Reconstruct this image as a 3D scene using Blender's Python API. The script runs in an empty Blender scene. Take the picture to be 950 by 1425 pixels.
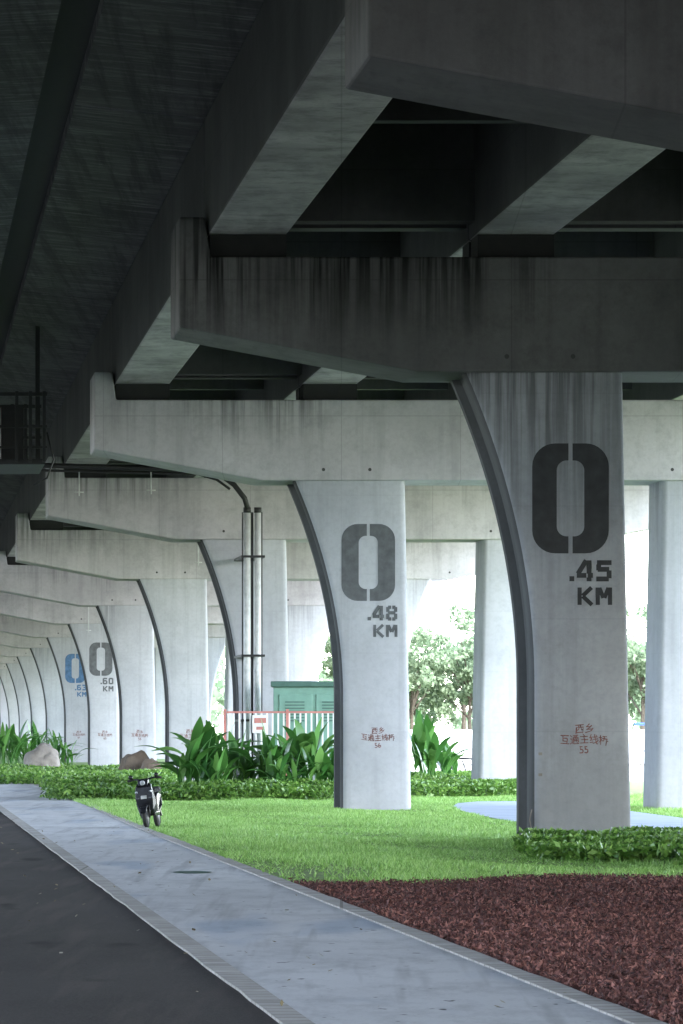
import bpy, bmesh, math, random
import numpy as np
from mathutils import Vector, Matrix
random.seed(4); rng=np.random.default_rng(4)
S=0.0913   # plan skew: bridge axis runs slightly left of +Y
scene=bpy.context.scene
scene.view_settings.view_transform='Standard'; scene.view_settings.look='None'; scene.view_settings.exposure=0

def P(b,y,z): return (b-S*y,y,z)
def link(o,parent=None):
    scene.collection.objects.link(o)
    if parent: o.parent=parent
    return o
def empty(name,loc=(0,0,0)):
    e=bpy.data.objects.new(name,None); e.location=loc; e.empty_display_size=.3
    return link(e)
def mobj(name,verts,faces,mat,parent=None,smooth=False,bevel=0):
    me=bpy.data.meshes.new(name); me.from_pydata([tuple(v) for v in verts],[],faces); me.validate()
    bm=bmesh.new(); bm.from_mesh(me)
    bmesh.ops.recalc_face_normals(bm,faces=bm.faces)
    bm.to_mesh(me); bm.free()
    if mat: me.materials.append(mat)
    if smooth:
        for p in me.polygons: p.use_smooth=True
    o=bpy.data.objects.new(name,me); link(o,parent)
    if bevel:
        m=o.modifiers.new('b','BEVEL'); m.width=bevel; m.segments=2; m.limit_method='ANGLE'
    return o
BF=[(0,1,2,3),(7,6,5,4),(0,4,5,1),(1,5,6,2),(2,6,7,3),(3,7,4,0)]
def boxv(b0,b1,y0,y1,z0,z1,f=P):
    return [f(b0,y0,z0),f(b1,y0,z0),f(b1,y1,z0),f(b0,y1,z0),f(b0,y0,z1),f(b1,y0,z1),f(b1,y1,z1),f(b0,y1,z1)]
def box(name,b0,b1,y0,y1,z0,z1,mat,parent=None,bevel=0,f=P):
    return mobj(name,boxv(b0,b1,y0,y1,z0,z1,f),BF,mat,parent,bevel=bevel)
def boxes(name,lst,mat,parent=None,bevel=0,f=P,soffit=None):
    v=[];fa=[]
    for t in lst:
        n=len(v); v+=boxv(*t,f=f); fa+=[tuple(i+n for i in q) for q in BF]
    o=mobj(name,v,fa,mat,parent,bevel=bevel)
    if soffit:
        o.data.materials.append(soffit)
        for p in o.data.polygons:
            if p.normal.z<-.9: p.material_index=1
    return o
W=lambda x,y,z:(x,y,z)
def tube(name,pts,r,mat,parent=None,n=10):
    v=[];fa=[]; pts=[Vector(p) for p in pts]
    rr=r if isinstance(r,(list,tuple)) else [r]*len(pts)
    for i,p in enumerate(pts):
        d=(pts[min(i+1,len(pts)-1)]-pts[max(i-1,0)]).normalized()
        a=d.cross(Vector((0.13,1,0.05)) if abs(d.y)<.9 else Vector((1,0,.1))).normalized(); c=d.cross(a)
        for k in range(n):
            t=2*math.pi*k/n; v.append(p+(a*math.cos(t)+c*math.sin(t))*rr[i])
    for i in range(len(pts)-1):
        for k in range(n):
            fa.append((i*n+k,i*n+(k+1)%n,(i+1)*n+(k+1)%n,(i+1)*n+k))
    fa.append(tuple(range(n))); fa.append(tuple(range((len(pts)-1)*n,len(pts)*n)))
    return mobj(name,v,fa,mat,parent,smooth=True)
def npmesh(name,verts,k,mat,parent=None):
    """verts (N*k,3): N separate k-gons"""
    verts=np.asarray(verts,dtype=np.float32); n=len(verts)//k
    me=bpy.data.meshes.new(name); me.vertices.add(n*k); me.vertices.foreach_set('co',verts.ravel())
    me.loops.add(n*k); me.loops.foreach_set('vertex_index',np.arange(n*k,dtype=np.int32))
    me.polygons.add(n); me.polygons.foreach_set('loop_start',np.arange(0,n*k,k,dtype=np.int32))
    try: me.polygons.foreach_set('loop_total',np.full(n,k,dtype=np.int32))
    except Exception: pass
    me.update(calc_edges=True); me.materials.append(mat)
    return link(bpy.data.objects.new(name,me),parent)

# ---------------------------------------------------------------- materials
class N:
    def __init__(s,name):
        s.m=bpy.data.materials.new(name); s.m.use_nodes=True; s.t=s.m.node_tree
        s.b=s.t.nodes['Principled BSDF']; s.b.inputs['Roughness'].default_value=.85
    def n(s,ty,**kw):
        x=s.t.nodes.new(ty)
        for k,v in kw.items():
            if k.startswith('_'): setattr(x,k[1:],v)
            else: x.inputs[k.replace('0_','')].default_value=v
        return x
    def l(s,a,b): s.t.links.new(a,b)
    def coord(s,scale=(1,1,1),loc=(0,0,0)):
        c=s.n('ShaderNodeTexCoord'); mp=s.n('ShaderNodeMapping'); mp.inputs['Scale'].default_value=scale; mp.inputs['Location'].default_value=loc
        s.l(c.outputs['Object'],mp.inputs['Vector']); return mp.outputs[0]
    def noise(s,scale,detail=5,rough=.55,sc=(1,1,1),loc=(0,0,0)):
        x=s.n('ShaderNodeTexNoise'); x.inputs['Scale'].default_value=scale; x.inputs['Detail'].default_value=detail; x.inputs['Roughness'].default_value=rough
        s.l(s.coord(sc,loc),x.inputs['Vector']); return x.outputs['Fac']
    def ramp(s,fac,a,b,c0=(0,0,0),c1=(1,1,1)):
        r=s.n('ShaderNodeValToRGB'); e=r.color_ramp.elements
        e[0].position=a; e[1].position=b; e[0].color=(*c0,1); e[1].color=(*c1,1)
        s.l(fac,r.inputs[0]); return r.outputs[0]
    def mr(s,v,a,b,c=0,d=1):
        x=s.n('ShaderNodeMapRange'); 
        for i,q in zip((1,2,3,4),(a,b,c,d)): x.inputs[i].default_value=q
        s.l(v,x.inputs[0]); return x.outputs[0]
    def mul(s,a,b,op='MULTIPLY'):
        x=s.n('ShaderNodeMath'); x.operation=op
        for i,q in enumerate((a,b)):
            if isinstance(q,(int,float)): x.inputs[i].default_value=q
            else: s.l(q,x.inputs[i])
        return x.outputs[0]
    def mix(s,f,a,b):
        x=s.n('ShaderNodeMix'); x.data_type='RGBA'
        if isinstance(f,(int,float)): x.inputs[0].default_value=f
        else: s.l(f,x.inputs[0])
        for i,q in ((6,a),(7,b)):
            if isinstance(q,tuple): x.inputs[i].default_value=(*q,1)
            else: s.l(q,x.inputs[i])
        return x.outputs[2]
    def xyz(s):
        c=s.n('ShaderNodeTexCoord'); q=s.n('ShaderNodeSeparateXYZ'); s.l(c.outputs['Object'],q.inputs[0]); return q.outputs
    def col(s,c): 
        if isinstance(c,tuple): s.b.inputs['Base Color'].default_value=(*c,1)
        else: s.l(c,s.b.inputs['Base Color'])
    def bump(s,h,st=.3,d=.02):
        x=s.n('ShaderNodeBump'); x.inputs['Strength'].default_value=st; x.inputs['Distance'].default_value=d
        s.l(h,x.inputs['Height']); s.l(x.outputs[0],s.b.inputs['Normal'])

def concrete(name,lo,hi,streak=None,amt=.8,bump=.35,joints=.3,scr=0,msk=(.5,.64),mott=.25):
    m=N(name)
    big=m.noise(.35,6,.6); base=m.mix(m.ramp(big,.35,.68),lo,hi)
    fine=m.noise(9,6,.7); base=m.mix(m.mul(m.ramp(fine,.45,.75),.25),base,tuple(c*.6 for c in lo))
    mo=m.noise(2.2,6,.75,(1,1,1),(5,5,5)); base=m.mix(m.mul(m.ramp(mo,.48,.72),mott),base,tuple(c*.5 for c in lo))
    g=m.noise(1,4,.6,(3.2,.6,.18),(7,3,1)); base=m.mix(m.mul(m.ramp(g,.5,.72),.35),base,tuple(c*.55 for c in lo))
    if scr:
        q=m.noise(1,5,.8,(.7,5,3),(3,0,0)); base=m.mix(m.mul(m.ramp(q,.5,.7),scr),base,tuple(min(1,c*2.6) for c in hi))
        q=m.noise(1,4,.7,(3,.12,3),(3,8,0)); base=m.mix(m.mul(m.ramp(q,.48,.6),.6),base,tuple(c*.4 for c in lo))
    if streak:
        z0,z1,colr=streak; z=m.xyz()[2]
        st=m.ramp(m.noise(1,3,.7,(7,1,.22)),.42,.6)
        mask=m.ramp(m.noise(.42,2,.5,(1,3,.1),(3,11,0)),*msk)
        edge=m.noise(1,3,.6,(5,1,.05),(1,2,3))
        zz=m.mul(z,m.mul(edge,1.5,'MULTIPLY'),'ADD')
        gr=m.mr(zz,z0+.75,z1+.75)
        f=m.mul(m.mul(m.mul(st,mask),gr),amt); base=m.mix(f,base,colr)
    if joints:
        v=m.n('ShaderNodeTexBrick'); v.offset=0; v.inputs['Scale'].default_value=1; v.inputs['Brick Width'].default_value=2.44; v.inputs['Row Height'].default_value=1.62
        v.inputs['Mortar Size'].default_value=.012; v.inputs['Mortar Smooth'].default_value=.4
        c=m.n('ShaderNodeTexCoord'); q=m.n('ShaderNodeSeparateXYZ'); cb=m.n('ShaderNodeCombineXYZ')
        m.l(c.outputs['Object'],q.inputs[0]); m.l(q.outputs[0],cb.inputs[0]); m.l(q.outputs[2],cb.inputs[1]); m.l(cb.outputs[0],v.inputs['Vector'])
        base=m.mix(m.mul(v.outputs['Fac'],joints),base,tuple(c*.4 for c in lo))
    m.col(base); m.bump(m.noise(5,8,.7),bump,.02); return m.m

M={}
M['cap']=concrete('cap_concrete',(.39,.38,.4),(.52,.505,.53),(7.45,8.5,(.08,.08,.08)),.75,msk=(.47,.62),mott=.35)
M['capshade']=concrete('shade_toned_cap_concrete',(.085,.083,.086),(.16,.156,.16),(7.15,8.3,(.005,.005,.005)),1,msk=(.49,.56),mott=.4)  # shade on the nearer caps put into a darker tone, plus drip streaks
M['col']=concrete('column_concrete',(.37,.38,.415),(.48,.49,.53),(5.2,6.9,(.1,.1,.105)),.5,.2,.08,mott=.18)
M['colshade']=concrete('shade_toned_column_concrete',(.25,.256,.28),(.385,.395,.43),(3.7,6.6,(.08,.08,.085)),.8,.3,.1,msk=(.3,.55),mott=.28)  # nearer columns: shade put into the colour, streaked darker toward the top
M['colside']=concrete('shade_toned_column_side',(.045,.046,.048),(.085,.086,.09),None,bump=.2,joints=0)  # dark side concrete; side-face shade is partly put into this colour
M['girder']=concrete('girder_concrete',(.04,.039,.041),(.09,.088,.09),None)  # web shade put into a dark tone; soffits get a lighter one
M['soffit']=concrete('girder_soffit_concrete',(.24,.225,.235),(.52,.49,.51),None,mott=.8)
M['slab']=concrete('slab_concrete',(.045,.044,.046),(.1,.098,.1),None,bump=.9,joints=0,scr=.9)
def simple(name,c,rough=.5,metal=0,var=.15,sc=6):
    m=N(name); f=m.ramp(m.noise(sc,4),.3,.7)
    m.col(m.mix(f,tuple(x*(1-var) for x in c),tuple(min(1,x*(1+var)) for x in c)))
    m.b.inputs['Roughness'].default_value=rough; m.b.inputs['Metallic'].default_value=metal; return m.m
M['rubber']=simple('bearing_rubber',(.015,.015,.015),.8)
M['hole']=simple('tie_hole_dark',(.06,.06,.06),.9)  # flat dark discs drawn as tie holes
M['paint_dark']=simple('stencil_paint_dark',(.03,.031,.035),.7,var=.3,sc=5)
M['paint_mid']=simple('stencil_paint_grey',(.1,.105,.115),.7,var=.3,sc=5)
M['paint_blue']=simple('stencil_paint_blue',(.07,.15,.28),.7,var=.3)
M['paint_red']=simple('handwritten_paint',(.17,.07,.062),.8,var=.5,sc=30)
M['pipe']=simple('grey_pipe',(.55,.56,.57),.45)
M['steel_dark']=simple('dark_steel',(.03,.03,.032),.5,.3)
M['green_box']=simple('green_cabinet_paint',(.16,.3,.25),.45,var=.08)
M['green_dark']=simple('green_cabinet_trim',(.06,.13,.11),.45)
M['white']=simple('white_paint',(.75,.76,.78),.5,var=.06)
M['red']=simple('faded_red_paint',(.5,.2,.18),.5)
M['blue']=simple('blue_paint',(.1,.2,.45),.5)
M['black_plastic']=simple('black_plastic',(.015,.016,.02),.25,var=.2)
M['tyre']=simple('tyre_rubber',(.02,.02,.02),.85)
M['chrome']=simple('chrome',(.6,.6,.62),.2,1)
M['glass']=simple('lamp_glass',(.4,.42,.45),.1)
M['rock']=concrete('boulder_stone',(.17,.15,.135),(.34,.31,.28),None,bump=1,joints=0,mott=.7)
M['rock2']=concrete('brown_boulder_stone',(.09,.07,.055),(.22,.17,.13),None,bump=1,joints=0,mott=.8)
M['bark']=simple('bark',(.1,.08,.06),.9,var=.4,sc=8)

def leafmat(name,c0,c1,c2,rough=.5,trans=.0,clump=.4,csc=.5):
    m=N(name); g=m.n('ShaderNodeNewGeometry')
    r=m.n('ShaderNodeValToRGB'); e=r.color_ramp.elements; e[0].color=(*c0,1); e[1].color=(*c2,1)
    k=r.color_ramp.elements.new(.5); k.color=(*c1,1)
    m.l(g.outputs['Random Per Island'],r.inputs[0])
    big=m.ramp(m.noise(csc,4),.35,.65); base=m.mix(m.mul(big,clump),r.outputs[0],tuple(x*.55 for x in c1))
    m.col(base); m.b.inputs['Roughness'].default_value=rough
    if trans:
        t=m.n('ShaderNodeBsdfTranslucent'); m.l(base,t.inputs[0]); mx=m.n('ShaderNodeMixShader'); mx.inputs[0].default_value=trans
        out=m.t.nodes['Material Output']; m.l(m.b.outputs[0],mx.inputs[1]); m.l(t.outputs[0],mx.inputs[2]); m.l(mx.outputs[0],out.inputs[0])
    return m.m
M['grass']=leafmat('grass_blades',(.12,.28,.045),(.29,.52,.12),(.52,.74,.27),.5,.35,.45,1.1)
M['ground_cover']=leafmat('ground_cover_leaves',(.04,.12,.02),(.14,.29,.05),(.3,.48,.12),.4,.3)
M['broad']=leafmat('broad_leaves',(.025,.1,.02),(.07,.2,.04),(.2,.4,.1),.35,.3)
M['tree']=leafmat('tree_leaves',(.15,.22,.12),(.23,.31,.18),(.33,.41,.27),.8,.4,.4)
M['blockleaf']=leafmat('blocker_foliage_leaves',(.02,.035,.015),(.035,.06,.02),(.06,.09,.035),.7,.1)
M['mulch']=leafmat('red_bark_mulch',(.02,.008,.008),(.1,.032,.029),(.4,.18,.15),.8,0,.6,1.5)
M['deadleaf']=leafmat('dry_leaves',(.1,.07,.03),(.25,.2,.1),(.5,.48,.4),.8,0)

m=N('lawn_soil'); m.col(m.mix(m.ramp(m.noise(2,6,.7),.35,.65),(.07,.13,.02),(.15,.25,.04))); M['lawn']=m.m
m=N('mulch_soil'); m.col(m.mix(m.ramp(m.noise(12,6,.7),.35,.65),(.02,.008,.007),(.06,.022,.02))); m.bump(m.noise(20,6),1,.03); M['mulchsoil']=m.m
m=N('earth'); m.col(m.mix(m.ramp(m.noise(.05,6,.6),.35,.65),(.1,.13,.05),(.25,.24,.2))); M['earth']=m.m
m=N('asphalt')
a=m.mix(m.ramp(m.noise(.5,6,.65,(1,.25,1)),.35,.7),(.017,.014,.0145),(.04,.035,.034))
a=m.mix(m.mul(m.ramp(m.noise(60,3,.8),.45,.7),.6),a,(.085,.078,.074)); 
a=m.mix(m.mul(m.ramp(m.noise(1,4,.6,(2.5,.12,1),(4,1,0)),.5,.68),.8),a,(.07,.057,.051))
a=m.mix(m.ramp(m.noise(1.2,2,.5,(1,.3,1),(2,2,0)),.66,.74),a,(.006,.006,.006)); m.col(a); m.b.inputs['Roughness'].default_value=.95; m.b.inputs['Specular IOR Level'].default_value=.2; m.bump(m.noise(60,3),.7,.012); M['asphalt']=m.m
m=N('path_concrete')
a=m.mix(m.ramp(m.noise(.35,7,.6,(1,.35,1)),.3,.7),(.46,.465,.48),(.62,.625,.635))
a=m.mix(m.mul(m.ramp(m.noise(2.5,6,.75,(1,.3,1),(5,0,0)),.46,.72),.65),a,(.28,.285,.3))
a=m.mix(m.mul(m.ramp(m.noise(.8,2,.5,(1,.2,1),(9,4,0)),.58,.68),.5),a,(.2,.28,.4))
a=m.mix(m.mul(m.ramp(m.noise(1,3,.6,(3.5,.1,1),(1,7,0)),.54,.66),.45),a,(.2,.2,.21))
a=m.mix(m.mul(m.ramp(m.noise(40,4,.8),.5,.7),.3),a,(.25,.25,.26))
a=m.mix(m.ramp(m.noise(7,2,.5,(1,.5,1),(2,4,0)),.69,.73),a,(.06,.06,.06))
m.col(a); m.b.inputs['Roughness'].default_value=.75; m.bump(m.noise(30,5),.3,.01); M['path']=m.m
m=N('path_border_paver')
br=m.n('ShaderNodeTexBrick'); br.offset=0; br.inputs['Scale'].default_value=1; br.inputs['Brick Width'].default_value=3; br.inputs['Row Height'].default_value=.3; br.inputs['Mortar Size'].default_value=.015
m.l(m.coord(),br.inputs['Vector']); br.inputs['Color1'].default_value=(.44,.42,.4,1); br.inputs['Color2'].default_value=(.3,.29,.27,1); br.inputs['Mortar'].default_value=(.14,.13,.12,1)
m.col(m.mix(m.mul(m.ramp(m.noise(3,6,.7),.4,.7),.6),br.outputs[0],(.2,.18,.16))); M['border']=m.m
m=N('blue_path'); m.col(m.mix(m.ramp(m.noise(1,5),.3,.7),(.27,.33,.43),(.35,.41,.51))); M['bluepath']=m.m
m=N('pale_paving'); m.col(m.mix(m.ramp(m.noise(.3,5),.3,.7),(.36,.34,.32),(.5,.48,.46))); M['paving']=m.m

# ---------------------------------------------------------------- ground
mobj('ground',[(-1500,-600,0),(1500,-600,0),(1500,2500,0),(-1500,2500,0)],[(0,1,2,3)],M['earth'])
def strip(name,edgeL,edgeR,z,mat,th=0):
    v=[];f=[]
    for (a,b) in zip(edgeL,edgeR): v+=[P(a[0],a[1],z),P(b[0],b[1],z)]
    for i in range(len(edgeL)-1): f.append((2*i,2*i+1,2*i+3,2*i+2))
    if th:
        n=len(v)
        for (a,b) in zip(edgeL,edgeR): v+=[P(a[0],a[1],z-th),P(b[0],b[1],z-th)]
        for i in range(len(edgeL)-1):
            f.append((2*i,2*i+2,n+2*i+2,n+2*i)); f.append((2*i+1,n+2*i+1,n+2*i+3,2*i+3))
    return mobj(name,v,f,mat)
ys=list(np.linspace(-60,520,581))
strip('road',[(-9,y) for y in ys],[(2.16,y) for y in ys],.006,M['asphalt'])
rr=np.random.default_rng(2)
eL=[(2.1+.004*math.sin(y*1.3)+rr.normal(0,.004),y) for y in ys]; eL2=[(2.27,y) for y in ys]
def pr(y): return 4.15+ (0.35*math.exp(-((y-125)/25)**2))
eR=[(pr(y)-.17,y) for y in ys]; eR2=[(pr(y)+rr.normal(0,.008),y) for y in ys]
strip('footpath',eL2,eR,.02,M['path'],.03)
strip('path_edging',eL,eL2,.023,M['border'],.03)
strip('path_edging',eR,eR2,.034,M['border'],.05)
def lawn_front(b): return 53.2+ .9*math.sin(b*.9)-.5*math.sin(b*2.3+1)-1.6*math.exp(-((b-4.3)/.9)**2)
bs=list(np.linspace(4.13,26,60))
strip('lawn',[(b,lawn_front(b)) for b in bs],[(b,420) for b in bs],.012,M['lawn'])
strip('mulch_bed',[(b,-10) for b in bs],[(b,lawn_front(b)+.3) for b in bs],.008,M['mulchsoil'])
bp=[(2.4,105),(2.6,109),(3.1,111.6),(4.04,112),(5.2,105),(5.8,98),(6.3,90),(7.4,82),(9,76),(14,70),(14,60),(9,66),(6.6,70.5),(5.2,74.3),(4.3,79.5),(3.1,85.5),(2.6,93.5),(2.38,100)]
mobj('blue_footpath',[(x,y,.03) for x,y in bp],[tuple(range(len(bp)))],M['bluepath'])
mobj('paved_yard',[(2.0,165,.02),(60,120,.02),(60,234,.02),(2.0,234,.02)],[(0,1,2,3)],M['paving'])
def inpoly(x,y,poly):
    c=np.zeros(len(x),bool); j=len(poly)-1
    for i in range(len(poly)):
        xi,yi=poly[i]; xj,yj=poly[j]
        c^=((yi>y)!=(yj>y))&(x<(xj-xi)*(y-yi)/(yj-yi+1e-9)+xi); j=i
    return c
n=420000
y=rng.uniform(51,123,n); bmax=.168*y+1.5; b=4.12+rng.random(n)*(bmax-4.12)
keep=rng.random(n)<((bmax-4.12)/(bmax.max()-4.12))
lf=53.2+.9*np.sin(b*.9)-.5*np.sin(b*2.3+1)-1.6*np.exp(-((b-4.3)/.9)**2)
keep&=(y>lf+rng.normal(0,.35,n)); x=b-S*y; keep&=~inpoly(x,y,bp)
thin=np.exp(-((b-4.6)/1.0)**2-((y-55)/4)**2); keep&=rng.random(n)>thin*.9
x=x[keep];y=y[keep];n=len(x)
ang=rng.uniform(0,math.pi*2,n); h=rng.uniform(.03,.085,n)*(1+.5*np.sin(x*1.7+y*.6)*np.sin(y*.4)); w=rng.uniform(.006,.013,n)
ln=rng.normal(0,.035,(n,2))
v=np.zeros((n,3,3)); v[:,0]=np.c_[x-np.cos(ang)*w,y-np.sin(ang)*w,np.full(n,.01)]; v[:,1]=np.c_[x+np.cos(ang)*w,y+np.sin(ang)*w,np.full(n,.01)]; v[:,2]=np.c_[x+ln[:,0],y+ln[:,1],h]
npmesh('grass',v.reshape(-1,3),3,M['grass'])
def quads(cent,size,up=0.,aspect=.5):
    n=len(cent); nr=rng.normal(0,1,(n,3)); nr[:,2]+=up; nr/=np.linalg.norm(nr,axis=1)[:,None]
    t=rng.normal(0,1,(n,3)); u=np.cross(nr,t); u/=np.linalg.norm(u,axis=1)[:,None]; w=np.cross(nr,u)
    s=np.asarray(size).reshape(-1,1)*np.ones((n,1))
    v=np.stack([cent-u*s,cent-w*s*aspect-u*s*.1,cent+u*s,cent+w*s*aspect-u*s*.1],1); return v.reshape(-1,3)
n=110000; y=rng.uniform(22,54.5,n); b=4.17+rng.random(n)*(.17*y+.8-4.17); lf=53.2+.9*np.sin(b*.9)-.5*np.sin(b*2.3+1)-1.6*np.exp(-((b-4.3)/.9)**2)
k=(b>4.17)&(y<lf+rng.normal(0,.3,n)); b=b[k];y=y[k]
c=np.c_[b-S*y,y,rng.uniform(.01,.05,len(b))]
npmesh('bark_mulch',quads(c,rng.uniform(.008,.036,len(b)),.8,.35),4,M['mulch'])
n=170; y=rng.uniform(24,90,n); b=rng.uniform(-1,4.1,n); 
npmesh('fallen_leaves',quads(np.c_[b-S*y,y,np.full(n,.04)],rng.uniform(.01,.03,n),3,.6),4,M['deadleaf'])
def cover(name,poly,h,dens,size=.05,mat='ground_cover'):
    xs=[p[0] for p in poly]; yy=[p[1] for p in poly]; A=(max(xs)-min(xs))*(max(yy)-min(yy)); n=int(A*dens)
    x=rng.uniform(min(xs),max(xs),n); y=rng.uniform(min(yy),max(yy),n)
    k=inpoly(x+rng.normal(0,.1,n),y+rng.normal(0,.15,n),poly); x=x[k];y=y[k]
    hh=h*(.75+.3*np.sin(x*2.1+y*.7)*np.sin(y*.9+x)+.12*np.sin(x*7+y*5))
    z=hh*(1-rng.random(len(x))**2*.9)+.02
    return npmesh(name,quads(np.c_[x,y,z],rng.uniform(.5,1.3,len(x))*size,.9,.5),4,M[mat])
cover('ground_cover_bed',[(2.35,60.5),(3.3,59),(6.5,58),(6.5,67),(4.6,69),(3.4,69),(2.4,67)],.28,900,.055)
cover('ground_cover_bed',[(3.9,56.5),(7,55),(7,58.5),(4.4,58.6)],.22,800,.05)
cover('ground_cover_bed',[(-6.6,114),(-3,113),(0.2,115.5),(0.2,121),(-6.8,124),(-7.3,118)],.42,500,.065)
cover('ground_cover_bed',[(-14,150),(-9.3,150),(-7.1,124),(-5,122),(-5.2,150),(-6,182),(-14,192)],.36,190,.085)
cover('ground_cover_bed',[(1.8,119),(4.6,121),(5.0,126),(4,150),(1.9,150)],.4,350,.07)

# ---------------------------------------------------------------- broad leaf plants
def plant(loc,h,nl,spread,name='bird_of_paradise_plant',wid=.15,arch=.6):
    V=[];F=[]
    for i in range(nl):
        az=random.uniform(0,2*math.pi); r0=random.uniform(0,.35)*spread
        base=Vector((loc[0]+math.cos(az*3)*r0,loc[1]+math.sin(az*3)*r0,loc[2])); L=h*random.uniform(.55,1.12); lean=random.uniform(.15,1)*arch
        d=Vector((math.cos(az),math.sin(az),0)); side=Vector((-math.sin(az),math.cos(az),0)); tw=random.uniform(-.8,.8)
        side=(side*math.cos(tw)+Vector((0,0,1))*math.sin(tw)*.6).normalized()
        st=random.uniform(.3,.55); nseg=11; n0=len(V)
        for k in range(nseg+1):
            t=k/nseg
            p=base+d*(L*(t*.22*lean+.55*lean*t**2.4))+Vector((0,0,L*(t-.5*lean*t**3)))
            if t<st: w=.014
            else:
                q=(t-st)/(1-st); w=.012+wid*L*.7*math.sin(math.pi*min(1,q**.8*.97+.03))
            up=Vector((0,0,.25*w))
            V+=[p-side*w+up,p,p+side*w+up]
        for k in range(nseg):
            a=n0+3*k; F+=[(a,a+1,a+4,a+3),(a+1,a+2,a+5,a+4)]
    me=bpy.data.meshes.new(name); me.from_pydata(V,[],F); me.materials.append(M['broad'])
    for p in me.polygons: p.use_smooth=True
    return link(bpy.data.objects.new(name,me))
for (px,D,h,w) in [(262,117,1.95,.12),(288,119,2.1,.12),(318,118,1.7,.1),(345,119.5,1.5,.11),(375,118,1.7,.13),(402,120,2.0,.13),(428,119,2.2,.12),(448,118,1.4,.14),(300,116,1.3,.09),(390,117,1.3,.1)]:
    plant(((px-475)*D/6780,D,0),h,34,1.3,wid=w*.85,arch=.9)
for (px,D,h) in [(590,138,2.4),(602,136,1.8),(618,140,1.5)]: plant(((px-475)*D/6780,D,0),h,24,1.2,wid=.1,arch=.85)
for (px,D,h) in [(5,186,2.2),(22,190,2.4),(48,198,2.2),(78,200,2.0),(88,196,1.6),(35,188,1.8)]: plant(((px-475)*D/6780,D,0),h,36,1.4,'cycad_plant',.05,1.0)

def rock(loc,sx,sy,sz,seed,mt):
    bm=bmesh.new(); bmesh.ops.create_icosphere(bm,subdivisions=4,radius=1)
    from mathutils import noise
    for v in bm.verts:
        c=v.co.copy(); d=1+.35*noise.noise(c*1.1+Vector((seed,0,0)))+.12*noise.noise(c*3+Vector((0,seed,0)))
        c*=d; c.z=max(c.z,-.5); v.co=(c.x*sx,c.y*sy,(c.z+.4)*sz)
    me=bpy.data.meshes.new('boulder'); bm.to_mesh(me); bm.free(); me.materials.append(mt)
    for p in me.polygons: p.use_smooth=True
    o=bpy.data.objects.new('boulder',me); o.location=loc; link(o)
rock((-11.2,183,0),.72,.7,.85,3.3,M['rock']); rock((-7.0,165,0),.6,.5,.66,5.,M['rock2']); rock((-6.45,164,0),.4,.4,.5,8.,M['rock2'])

# ---------------------------------------------------------------- piers
YS=[-110,-80,-49,-18,12,42,70,100,130.5,164,198,231,264,297,330,363,396,429,462,495]
BC=13.08
def column(y0,mirror,parent):
    ztop=6.78; V=[];F=[]; lv=[0]+list(np.linspace(2.2,ztop,22)); rad=.13; dep=1.9; tag=[]
    for z in lv:
        q=max(0,(z-2.3)/(ztop-2.3)); Lx=9.13-.98*q*q; Rx=10.57-.13*z/ztop
        ring=[]
        def arc(cx,cy,a0,r):
            for k in range(5):
                t=math.radians(a0+90*k/4); ring.append((cx+r*math.cos(t),cy+r*math.sin(t)))
        arc(Rx-rad,y0+rad,-90,rad); arc(Rx-rad,y0+dep-rad,0,rad); arc(Lx+rad,y0+dep-rad,90,rad)
        ring+= [(Lx,y0+dep-.36),(Lx+.11,y0+dep-.46),(Lx+.11,y0+.46),(Lx,y0+.36)]
        arc(Lx+rad,y0+rad,180,rad)
        for (bx,yy) in ring:
            bb=2*BC-bx if mirror else bx
            V.append(P(bb,yy,z))
        n=len(ring)
    for i in range(len(lv)-1):
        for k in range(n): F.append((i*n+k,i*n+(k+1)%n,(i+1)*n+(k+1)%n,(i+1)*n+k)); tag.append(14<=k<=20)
    me=bpy.data.meshes.new('column'); me.from_pydata(V,[],F)
    me.materials.append(M['colshade'] if y0<=70 else M['col']); me.materials.append(M['colside'])
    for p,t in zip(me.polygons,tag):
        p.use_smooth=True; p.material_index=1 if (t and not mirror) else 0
    bm=bmesh.new(); bm.from_mesh(me); bmesh.ops.recalc_face_normals(bm,faces=bm.faces); bm.to_mesh(me); bm.free()
    o=link(bpy.data.objects.new('column',me),parent)
    m=o.modifiers.new('e','EDGE_SPLIT'); m.split_angle=math.radians(28)
def capbeam(y0,parent):
    prof=[(4.05,7.42),(7.48,6.78),(18.68,6.78),(22.11,7.42),(22.11,9.0),(21.74,9.0),(21.66,8.43),(4.5,8.43),(4.42,9.0),(4.05,9.0)]
    a=y0-.12; b=y0+2.05; n=len(prof)
    V=[P(p[0],a,p[1]) for p in prof]+[P(p[0],b,p[1]) for p in prof]
    F=[tuple(range(n)),tuple(range(2*n-1,n-1,-1))]+[(k,(k+1)%n,n+(k+1)%n,n+k) for k in range(n)]
    mobj('cap_beam',V,F,M['capshade'] if y0<=70 else M['cap'],parent,bevel=.03)
GB=[5.05,8.9,13.08,17.26,21.1]; GW=.57
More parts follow.
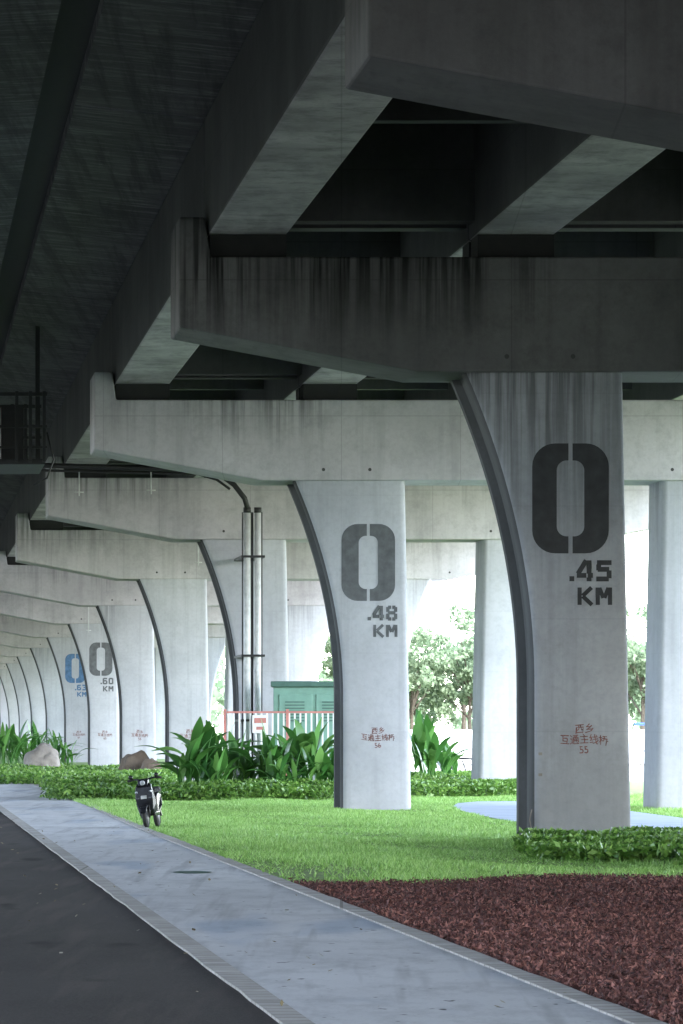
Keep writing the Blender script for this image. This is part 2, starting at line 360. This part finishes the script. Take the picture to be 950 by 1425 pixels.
def zero(bc,zc,y,w,h,mat,parent):
    V=[];F=[]
    def half(w,h,r,g,sgn):
        pts=[(g,h/2)]
        for k in range(9):
            t=math.radians(90-90*k/8); pts.append((w/2-r+r*math.cos(t),h/2-r+r*math.sin(t)))
        for k in range(9):
            t=math.radians(0-90*k/8); pts.append((w/2-r+r*math.cos(t),-h/2+r+r*math.sin(t)))
        pts.append((g,-h/2)); return [(sgn*a,c) for a,c in pts]
    for s in (1,-1):
        o=half(w,h,w*.3,.03,s); i=half(w*.36,h*.69,w*.13,.03,s); n0=len(V)
        for a,c in o: V.append(P(bc+a,y,zc+c))
        for a,c in i: V.append(P(bc+a,y,zc+c))
        n=len(o)
        for k in range(n-1): F.append((n0+k,n0+k+1,n0+n+k+1,n0+n+k))
    mobj('painted_zero',V,F,mat,parent)
GL={'4':[((.62,1),(.08,.36)),((0,.28),(.62,.28)),((.8,1),(.8,.36)),((.72,.28),(1.05,.28)),((.8,.18),(.8,0))],
'5':[((.05,.89),(1,.89)),((.16,.8),(.16,.52)),((.1,.57),(.85,.57)),((.84,.52),(.84,.14)),((.0,.11),(.82,.11))],
'8':[((.15,.9),(.45,.9)),((.55,.9),(.85,.9)),((.14,.92),(.14,.58)),((.86,.92),(.86,.58)),((.15,.52),(.85,.52)),((.14,.46),(.14,.08)),((.86,.46),(.86,.08)),((.15,.1),(.45,.1)),((.55,.1),(.85,.1))],
'6':[((.15,.9),(.95,.9)),((.14,.92),(.14,.08)),((.24,.55),(.85,.55)),((.86,.5),(.86,.08)),((.15,.1),(.85,.1))],
'3':[((.05,.9),(.85,.9)),((.86,.92),(.86,.58)),((.3,.52),(.85,.52)),((.86,.46),(.86,.08)),((.05,.1),(.85,.1))],
'0':[((.15,.9),(.85,.9)),((.14,.92),(.14,.08)),((.86,.92),(.86,.08)),((.15,.1),(.85,.1))],
'K':[((.14,1),(.14,0)),((.92,1),(.34,.52)),((.34,.5),(.95,0))],
'M':[((.1,1),(.1,0)),((.9,1),(.9,0)),((.2,.98),(.47,.4)),((.8,.98),(.53,.4))],
'.':[((.5,0),(.5,.24))]}
def stencil(s,right,y,z,w,h,mat,parent,gap=.05,th=.062):
    V=[];F=[]; x=right-w
    k=0
    for ch in reversed(s):
        for (a,b) in GL[ch]:
            p=Vector((x+a[0]*w,z+a[1]*h)); q=Vector((x+b[0]*w,z+b[1]*h)); d=(q-p).normalized(); nn=Vector((-d.y,d.x))*th/2
            n0=len(V); yy=y-.0006*k; k+=1
            for c in (p-nn,p+nn,q+nn,q-nn): V.append(P(c.x,yy,c.y))
            F.append((n0,n0+1,n0+2,n0+3))
        x-= (w+gap) if ch!='.' else 0
        if ch!='.' and s[0]=='.' and s.index(ch)==1: x+=w*.45
    mobj('painted_text',V,F,mat,parent)
def text(s,b,y,z,size,mat,parent,align='RIGHT',off=.03,sx=.85,name='painted_text'):
    cu=bpy.data.curves.new(name,'FONT'); cu.body=s; cu.size=size; cu.align_x=align; cu.offset=off*size; cu.resolution_u=3
    o=bpy.data.objects.new(name,cu); scene.collection.objects.link(o)
    bpy.context.view_layer.update()
    dg=bpy.context.evaluated_depsgraph_get(); me=bpy.data.meshes.new_from_object(o.evaluated_get(dg))
    bpy.data.objects.remove(o)
    r=random.Random(int(y*7))
    for v in me.vertices: v.co.x+=.008*math.sin(v.co.y*40)+r.uniform(-.003,.003); v.co.y+=.012*math.sin(v.co.x*9+y)+r.uniform(-.003,.003)
    me.materials.clear(); me.materials.append(mat)
    ob=bpy.data.objects.new(name,me); ob.location=P(b,y,z); ob.rotation_euler=(math.pi/2,math.radians(2),0); ob.scale=(sx,1,1); link(ob,parent)
LAB={70:('45','paint_dark','55'),100:('48','paint_mid','56'),231:('60','paint_mid','60'),264:('63','paint_blue','61'),164:(None,None,'58'),198:(None,None,'59')}
for y0 in YS:
    pe=empty('bridge_pier')
    column(y0,False,pe); column(y0,True,pe); capbeam(y0,pe)
    pads=[]
    for g in GB:
        pads.append((g-.55,g+.55,y0+.02,y0+.85,8.432,8.765)); pads.append((g-.55,g+.55,y0+1.1,y0+1.9,8.432,8.765))
    boxes('bearing_pads',pads,M['rubber'],pe)
    if y0 in LAB:
        n_,mt,no=LAB[y0]; yf=y0-.006
        if n_:
            zero(9.68,4.97 if y0==70 else 5.1,yf,1.1,1.58,M[mt],pe); dz=0 if y0==70 else .13
            stencil('.'+n_,10.27,yf,3.78+dz,.22,.3,M[mt],pe,.06,.07); stencil('KM',10.27,yf,3.44+dz,.22,.25,M[mt],pe,.05,.06)
        text('西乡\n互通主线桥\n'+no,9.88,yf,1.6,.15,M['paint_red'],pe,'CENTER',.008,.92,'handwritten_label')
    V=[];F=[]
    for bb in (8.75,9.7,15.9,18.6):
        n0=len(V)
        for k in range(10):
            t=k*.6283; V.append(P(bb+.035*math.cos(t),y0-.124,7.0+.035*math.sin(t)))
        F.append(tuple(range(n0,n0+10)))
    mobj('tie_holes',V,F,M['hole'],pe)
    if y0==70:
        boxes('conduit_clips',[(9.22,9.27,y0-.03,y0-.004,z,z+.04) for z in (1.28,.98)],M['rock'],pe)
        tube('earthing_cable',[P(9.12,y0-.02,.5),P(9.09,y0-.02,.35),P(9.12,y0-.02,.2),P(9.1,y0-.02,0)],.009,M['rock'],pe,6)

# ---------------------------------------------------------------- main deck
deck=empty('viaduct_deck')
for i in range(len(YS)-1):
    a=YS[i]+1.0+.05; b=YS[i+1]+1.0-.05
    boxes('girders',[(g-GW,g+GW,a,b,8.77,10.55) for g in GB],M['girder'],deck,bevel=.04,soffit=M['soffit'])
    dia=[]
    for j in range(len(GB)-1):
        for yy in (a+.15,b-.75): dia.append((GB[j]+GW+.003,GB[j+1]-GW-.003,yy,yy+.5,8.98,10.545))
    for yy in (a+9.5,a+19): 
        for j in range(len(GB)-1): dia.append((GB[j]+GW+.003,GB[j+1]-GW-.003,yy,yy+.3,9.4,10.545))
    boxes('diaphragms',dia,M['girder'],deck)
    prof=[(2.6,10.75),(4.48,10.552),(21.68,10.552),(23.56,10.75),(23.56,11.9),(23.3,11.9),(23.3,11.05),(2.9,11.05),(2.9,11.9),(2.6,11.9)]
    n=len(prof); V=[P(p[0],a,p[1]) for p in prof]+[P(p[0],b,p[1]) for p in prof]
    F=[tuple(range(n)),tuple(range(2*n-1,n-1,-1))]+[(k,(k+1)%n,n+(k+1)%n,n+k) for k in range(n)]
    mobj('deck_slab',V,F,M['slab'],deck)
box('joint_cover',2.07,2.595,-110,496,10.95,11.05,M['rubber'],deck)
# neighbouring carriageway alongside on the left
d2=empty('neighbouring_viaduct')
prof=[(-12,10.9),(-7.5,10.5),(-7,8.9),(-3,8.9),(-2.5,10.5),(2.05,10.72),(2.05,11.9),(1.8,11.9),(1.8,11.1),(-12,11.1)]
n=len(prof); V=[P(p[0],-110,p[1]) for p in prof]+[P(p[0],480,p[1]) for p in prof]
mobj('box_girder_deck',V,[tuple(range(n)),tuple(range(2*n-1,n-1,-1))]+[(k,(k+1)%n,n+(k+1)%n,n+k) for k in range(n)],M['slab'],d2)
boxes('pier_columns',[(-6,-4,y0,y0+1.6,0,8.9) for y0 in YS if y0<470],M['col'],d2,bevel=.15)
# unseen ramp deck added on the right to block sky light from the nearer spans
d3=empty('sky_blocker_ramp')
prof=[(24.4,7.4),(26,6.8),(26.5,5.0),(33,5.0),(33.5,6.8),(36,7.4),(36,10.4),(24.4,10.4)]
n=len(prof); V=[P(p[0],10,p[1]) for p in prof]+[P(p[0],72,p[1]) for p in prof]
mobj('box_girder_deck',V,[tuple(range(n)),tuple(range(2*n-1,n-1,-1))]+[(k,(k+1)%n,n+(k+1)%n,n+k) for k in range(n)],M['slab'],d3)
boxes('pier_columns',[(29,31,y0,y0+1.6,0,5.0) for y0 in (20,60)],M['col'],d3,bevel=.15)
# unseen dark foliage belt added left of the road to block low sky light
C=[]
for k in range(600):
    y_=random.uniform(-110,420); R=random.uniform(1.8,2.8); z=random.uniform(.8,9); bb=random.uniform(-18,-14.5)
    d=rng.normal(0,1,(70,3)); d/=np.linalg.norm(d,axis=1)[:,None]; C.append(np.array(P(bb,y_,z))+d*R*rng.random((70,1))**.4)
C=np.concatenate(C); C[:,2]=np.abs(C[:,2]); npmesh('sky_blocker_foliage',quads(C,rng.uniform(.35,.65,len(C)),.2,.7),4,M['blockleaf'])

# ---------------------------------------------------------------- pipes on pier
pp=empty('drain_pipes')
tube('upper_pipe',[P(3.6,127.7,8.62),P(8.0,127.7,8.5),P(8.5,127.7,8.36),P(8.85,127.7,8.1),P(9.12,127.7,7.75),P(9.2,127.75,7.5)],.07,M['steel_dark'],pp,10)
tube('upper_pipe_2',[P(3.6,127.9,8.5),P(7.9,127.9,8.4),P(8.4,127.9,8.25),P(8.75,127.9,8.0)],.035,M['steel_dark'],pp,8)
for k,bb in enumerate((9.2,9.48)): tube('down_pipe',[P(bb,127.9,7.5),P(bb,127.9,0)],.088,M['pipe'],pp,14); tube('collar',[P(bb,127.9,7.38),P(bb,127.9,7.52)],.1,M['steel_dark'],pp,14)
boxes('pipe_dark_strips',[(9.07,9.1,128.0,128.06,0,7.4),(9.31,9.37,128.0,128.06,0,7.4),(9.58,9.61,128.0,128.06,0,7.4)],M['steel_dark'],pp)  # thin dark strips drawing the dark lines beside the down pipes
boxes('brackets',[(9.04,9.66,127.78,130.5,z,z+.06) for z in (6.2,3.6,1.9)],M['steel_dark'],pp)
for (px,D,zt,zb) in [(210,127.5,8.43,7.85),(110,127.5,8.43,7.8),(276,160,8.3,7.1),(123,228,8.0,6.3)]:
    bb=(px+144)*D/6780; e=empty('hanging_bracket')
    tube('rod',[P(bb,D,zt),P(bb,D,zb)],.018,M['pipe'],e,8)
    tube('arm',[P(bb-.12,D,zb+.1),P(bb+.12,D,zb+.1)],.018,M['pipe'],e,8)
ip=empty('inspection_platform')
L=[(1.2,3.25,107,111,7.5,7.62),(1.2,3.3,106.95,107.05,8.3,8.36),(1.2,3.3,106.95,107.05,9.0,9.08),(1.2,3.3,106.95,107.05,7.85,7.9),(1.2,3.3,111,111.1,8.3,8.36),(1.2,3.3,111,111.1,9.0,9.08)]
for bb in (1.4,2.0,2.6,2.9,3.2): L+=[(bb,bb+.07,106.9,107.0,7.55,9.1),(bb,bb+.07,111.05,111.15,7.55,9.1)]
L+=[(1.6,1.7,108.9,109,7.6,10.7),(3.1,3.2,108.9,109,7.6,10.7),(2.3,2.8,107.4,108.6,7.62,8.8)]
boxes('frame',L,M['steel_dark'],ip)
tube('cable',[P(3.3,107,8.2),P(3.45,107,7.6),P(3.3,107,7.2),P(3.0,107,7.05)],.02,M['steel_dark'],ip,6)

# ---------------------------------------------------------------- cabinet + fence
cab=empty('green_utility_cabinet')
box('body',-1.75,.35,125.2,127,0.1,2.78,M['green_box'],cab,.02,W)
box('roof',-1.82,.42,125.1,127.1,2.785,2.93,M['green_dark'],cab,.02,W)
box('plinth',-1.7,.3,125.25,126.95,0,.1,M['cap'],cab,0,W)
boxes('door_frames',[(-1.6,-.75,125.17,125.197,.3,2.6),(-.65,.2,125.17,125.197,.3,2.6)],M['green_box'],cab,.01,W)
boxes('louvres',[(-1.45,-.95,125.14,125.167,z,z+.03) for z in np.arange(1.9,2.4,.08)]+[(-.5,.0,125.14,125.167,z,z+.03) for z in np.arange(1.9,2.4,.08)],M['green_dark'],cab,0,W)
fe=empty('safety_fence')
x0,x1=-2.9,.1; yf=123.0
boxes('rails',[(x0,x1,yf-.03,yf+.03,2.1,2.15),(x0,x1,yf-.03,yf+.03,.25,.31)],M['red'],fe,0,W)
boxes('bars',[(x,x+.045,yf-.02,yf+.02,.312,2.098) for x in np.arange(x0+.02,x1,.14)],M['white'],fe,0,W)
boxes('posts',[(x,x+.07,yf-.05,yf+.05,0,2.2) for x in (x0-.08,-1.4,x1)],M['red'],fe,0,W)
boxes('sign_board',[(-2.25,-1.85,yf-.08,yf-.06,1.6,2.05)],M['white'],fe,0,W)
boxes('sign_stripe',[(-2.2,-1.9,yf-.086,yf-.083,1.85,1.98),(-2.15,-1.95,yf-.086,yf-.083,1.68,1.76)],M['red'],fe,0,W)
c=P(3.35,55.2,.025); mobj('manhole_cover',[(c[0]+.22*math.cos(t*.2618),c[1]+.5*math.sin(t*.2618),c[2]) for t in range(24)],[tuple(range(24))],M['green_dark'])

# ---------------------------------------------------------------- background
w=empty('white_boundary_wall')
L=[]; 
for k in range(14): L.append((1.5+k*3.0,1.5+k*3.0+2.96,236,236.1,.1,1.75))
boxes('panels',L,M['white'],w,0,W)
boxes('posts',[(1.4+k*3.0,1.5+k*3.0,235.9,236.0,0,1.95) for k in range(15)],M['pipe'],w,0,W)
ra=empty('metal_railing')
tube('rail',[(3.6,168,.75),(7.4,168,.55)],.035,M['steel_dark'],ra)
for k in range(8): tube('bar',[(3.7+k*.45,168,.7-k*.02),(3.95+k*.45,168,.0)],.025,M['steel_dark'],ra,6)
ra=empty('metal_railing')
tube('rail',[(9.9,165,1.9),(13,165,1.9)],.05,M['blue'],ra)
tube('lower_rail',[(9.9,165,1.0),(13,165,1.0)],.04,M['pipe'],ra)
for k in range(9): tube('bar',[(9.95+k*.35,165,1.9),(9.95+k*.35,165,0)],.025,M['pipe'],ra,6)

def treemesh(seed,h):
    r=np.random.default_rng(seed); random.seed(seed)
    V=[];F=[]
    def tb(pts,rr,n=7):
        pts=[Vector(p) for p in pts]; n0=len(V)
        for i,p in enumerate(pts):
            for k in range(n): t=2*math.pi*k/n; V.append(p+Vector((math.cos(t),math.sin(t),0))*rr[i])
        for i in range(len(pts)-1):
            for k in range(n): F.append((n0+i*n+k,n0+i*n+(k+1)%n,n0+(i+1)*n+(k+1)%n,n0+(i+1)*n+k))
    fk=h*.36
    tb([(0,0,0),(.05,.02,fk*.6),(.02,.05,fk),(.1,0,h*.6)],[.14,.11,.09,.05])
    cl=[]
    for k in range(11):
        az=k*2.4+random.random(); el=random.uniform(.55,1.25); L=h*random.uniform(.25,.44)
        s=Vector((0,0,fk*random.uniform(.9,1.5))); d=Vector((math.cos(az)*math.cos(el),math.sin(az)*math.cos(el),math.sin(el)))
        m_=s+d*L*.5+Vector((0,0,.1*L)); e_=s+d*L; tb([s,m_,e_],[.06,.04,.02],5)
        for q in range(5): cl.append((e_+Vector([random.gauss(0,h*.08) for _ in range(3)]),random.uniform(.3,.7)))
        cl.append((m_+Vector((0,0,.3)),.4))
    C=[]
    for c,rad in cl:
        k=int(150*rad); d=r.normal(0,1,(k,3)); d/=np.linalg.norm(d,axis=1)[:,None]; d*=(rad*r.random((k,1))**.45); d[:,2]*=.7
        C.append(np.array(c)+d)
    C=np.concatenate(C); return V,F,quads(C,r.uniform(.08,.16,len(C)),.3,.6)
TM=[]
for s in range(3):
    V,F,q=treemesh(s+20,7.0); 
    tm=bpy.data.meshes.new('tree_trunk'); tm.from_pydata([tuple(v) for v in V],[],F); tm.materials.append(M['bark'])
    o=npmesh('tmp',q,4,M['tree']); lm=o.data; bpy.data.objects.remove(o); TM.append((tm,lm))
random.seed(9)
for k in range(26):
    X=1.8+ (k%13)*2.3+random.uniform(-.6,.6); Y=246+ (k//13)*14+random.uniform(-3,3)
    e=empty('street_tree',(X,Y,0)); e.rotation_euler=(0,0,random.uniform(0,6)); s=random.uniform(.9,1.15); e.scale=(s,s,s)
    tm,lm=TM[k%3]
    link(bpy.data.objects.new('trunk',tm),e); link(bpy.data.objects.new('crown',lm),e)
C=[]
for k in range(150):
    X=random.uniform(-90,150); Y=random.uniform(540,600); R=random.uniform(2.5,4.5); z=random.uniform(1.5,8)
    d=rng.normal(0,1,(140,3)); d/=np.linalg.norm(d,axis=1)[:,None]; C.append(np.array((X,Y,z))+d*R*rng.random((140,1))**.4)
C=np.concatenate(C); npmesh('distant_trees',quads(C,rng.uniform(.4,.9,len(C)),.2,.6),4,M['tree'])

# ---------------------------------------------------------------- scooter
sc=empty('parked_scooter')
def prism(name,prof,hw,mat,bev=.02):
    n=len(prof); V=[(-hw[i],p[0],p[1]) for i,p in enumerate(prof)]+[(hw[i],p[0],p[1]) for i,p in enumerate(prof)]
    F=[tuple(range(n)),tuple(range(2*n-1,n-1,-1))]+[(k,(k+1)%n,n+(k+1)%n,n+k) for k in range(n)]
    o=mobj(name,V,F,mat,sc,smooth=False); m=o.modifiers.new('b','BEVEL'); m.width=bev; m.segments=3; m.limit_method='ANGLE'; return o
def wheel(name,y,r):
    V=[];F=[];n=28;k_=8;rt=.05
    for i in range(n):
        a=2*math.pi*i/n
        for j in range(k_):
            t=2*math.pi*j/k_; rr=r-rt+rt*math.cos(t); V.append((rt*.9*math.sin(t),y+rr*math.cos(a),r+rr*math.sin(a)))
    for i in range(n):
        for j in range(k_): F.append((i*k_+j,((i+1)%n)*k_+j,((i+1)%n)*k_+(j+1)%k_,i*k_+(j+1)%k_))
    mobj(name,V,F,M['tyre'],sc,smooth=True)
    tube(name+'_rim',[(-.035,y,r),(.035,y,r)],r*.62,M['steel_dark'],sc,20)
wheel('front_wheel',-.62,.21); wheel('rear_wheel',.55,.21)
for s in (-1,1): tube('fork',[(s*.075,-.62,.21),(s*.07,-.5,.52)],.022,M['steel_dark'],sc,8)
prism('front_mudguard',[(-.86,.3),(-.78,.43),(-.62,.475),(-.46,.42),(-.46,.38),(-.62,.43),(-.75,.39)],[.06,.07,.07,.07,.07,.07,.06],M['black_plastic'],.01)
prism('front_apron',[(-.5,.36),(-.58,.6),(-.52,.86),(-.42,.93),(-.36,.86),(-.36,.5),(-.3,.3),(-.4,.27)],[.13,.19,.17,.14,.14,.19,.19,.14],M['black_plastic'],.03)
prism('headlamp_cowl',[(-.56,.88),(-.5,1.0),(-.36,1.02),(-.3,.93),(-.4,.86)],[.1,.11,.1,.09,.09],M['black_plastic'],.02)
tube('headlamp',[(0,-.55,.93),(0,-.585,.925)],[.055,.045],M['glass'],sc,18)
tube('handlebar',[(-.33,-.26,1.0),(-.2,-.33,1.02),(0,-.38,.98),(.2,-.33,1.02),(.33,-.26,1.0)],.018,M['black_plastic'],sc,8)
for s in (-1,1):
    tube('grip',[(s*.34,-.255,1.0),(s*.23,-.315,1.02)],.026,M['tyre'],sc,10)
    tube('mirror_stem',[(s*.2,-.33,1.0),(s*.25,-.36,1.05)],.009,M['black_plastic'],sc,6)
    tube('mirror',[(s*.26,-.365,1.07),(s*.26,-.385,1.07)],[.045,.035],M['black_plastic'],sc,14)
    tube('indicator',[(s*.13,-.58,.74),(s*.155,-.545,.75)],.022,M['glass'],sc,10)
prism('footboard',[(-.4,.24),(-.38,.32),(.12,.33),(.14,.24)],[.15,.17,.17,.15],M['black_plastic'],.02)
prism('rear_body',[(.08,.3),(.06,.66),(.2,.72),(.75,.76),(.86,.68),(.7,.5),(.45,.42),(.3,.3)],[.13,.14,.16,.13,.07,.13,.15,.14],M['black_plastic'],.03)
prism('seat',[(.02,.7),(.06,.79),(.3,.79),(.45,.84),(.8,.83),(.84,.77),(.4,.735)],[.1,.13,.15,.14,.1,.09,.14],M['tyre'],.03)
prism('number_plate',[(-.6,.6),(-.605,.67),(-.595,.67),(-.59,.6)],[.06]*4,M['pipe'],.002)
tube('side_stand',[(-.1,.05,.26),(-.24,.1,.0)],.014,M['chrome'],sc,6)
prism('rear_mudguard',[(.5,.46),(.75,.4),(.86,.22),(.82,.22),(.72,.36),(.5,.42)],[.06]*6,M['black_plastic'],.01)
sc.location=(-3.15,81.4,.022); sc.rotation_euler=(0,math.radians(-7),math.radians(-9)); sc.scale=(.84,.8,.81)

# ---------------------------------------------------------------- light, world, camera
wd=bpy.data.worlds.new('World'); scene.world=wd; wd.use_nodes=True; nt=wd.node_tree
bg=nt.nodes['Background']; sk=nt.nodes.new('ShaderNodeTexSky'); sk.sky_type='NISHITA'; sk.sun_disc=False
el=math.radians(52); az=math.radians(150); sk.sun_elevation=el; sk.sun_rotation=az; sk.dust_density=1.2; sk.air_density=1.0
hs=nt.nodes.new('ShaderNodeHueSaturation'); hs.inputs['Saturation'].default_value=.65
nt.links.new(sk.outputs[0],hs.inputs['Color']); nt.links.new(hs.outputs[0],bg.inputs[0]); bg.inputs[1].default_value=2.7
su=bpy.data.lights.new('sun','SUN'); su.energy=4; su.angle=math.radians(10); su.color=(1,.96,.9)
so=link(bpy.data.objects.new('sun',su)); so.rotation_euler=Vector((math.sin(az)*math.cos(el),math.cos(az)*math.cos(el),math.sin(el))).to_track_quat('Z','Y').to_euler()
cd=bpy.data.cameras.new('camera'); co=link(bpy.data.objects.new('camera',cd)); scene.camera=co
co.location=(0,0,1.6); co.rotation_euler=(math.pi/2,0,0)
cd.sensor_fit='VERTICAL'; cd.sensor_height=36; cd.lens=6780/1425*36; cd.shift_y=(1020-712.5)/1425; cd.clip_end=5000; cd.clip_start=.5
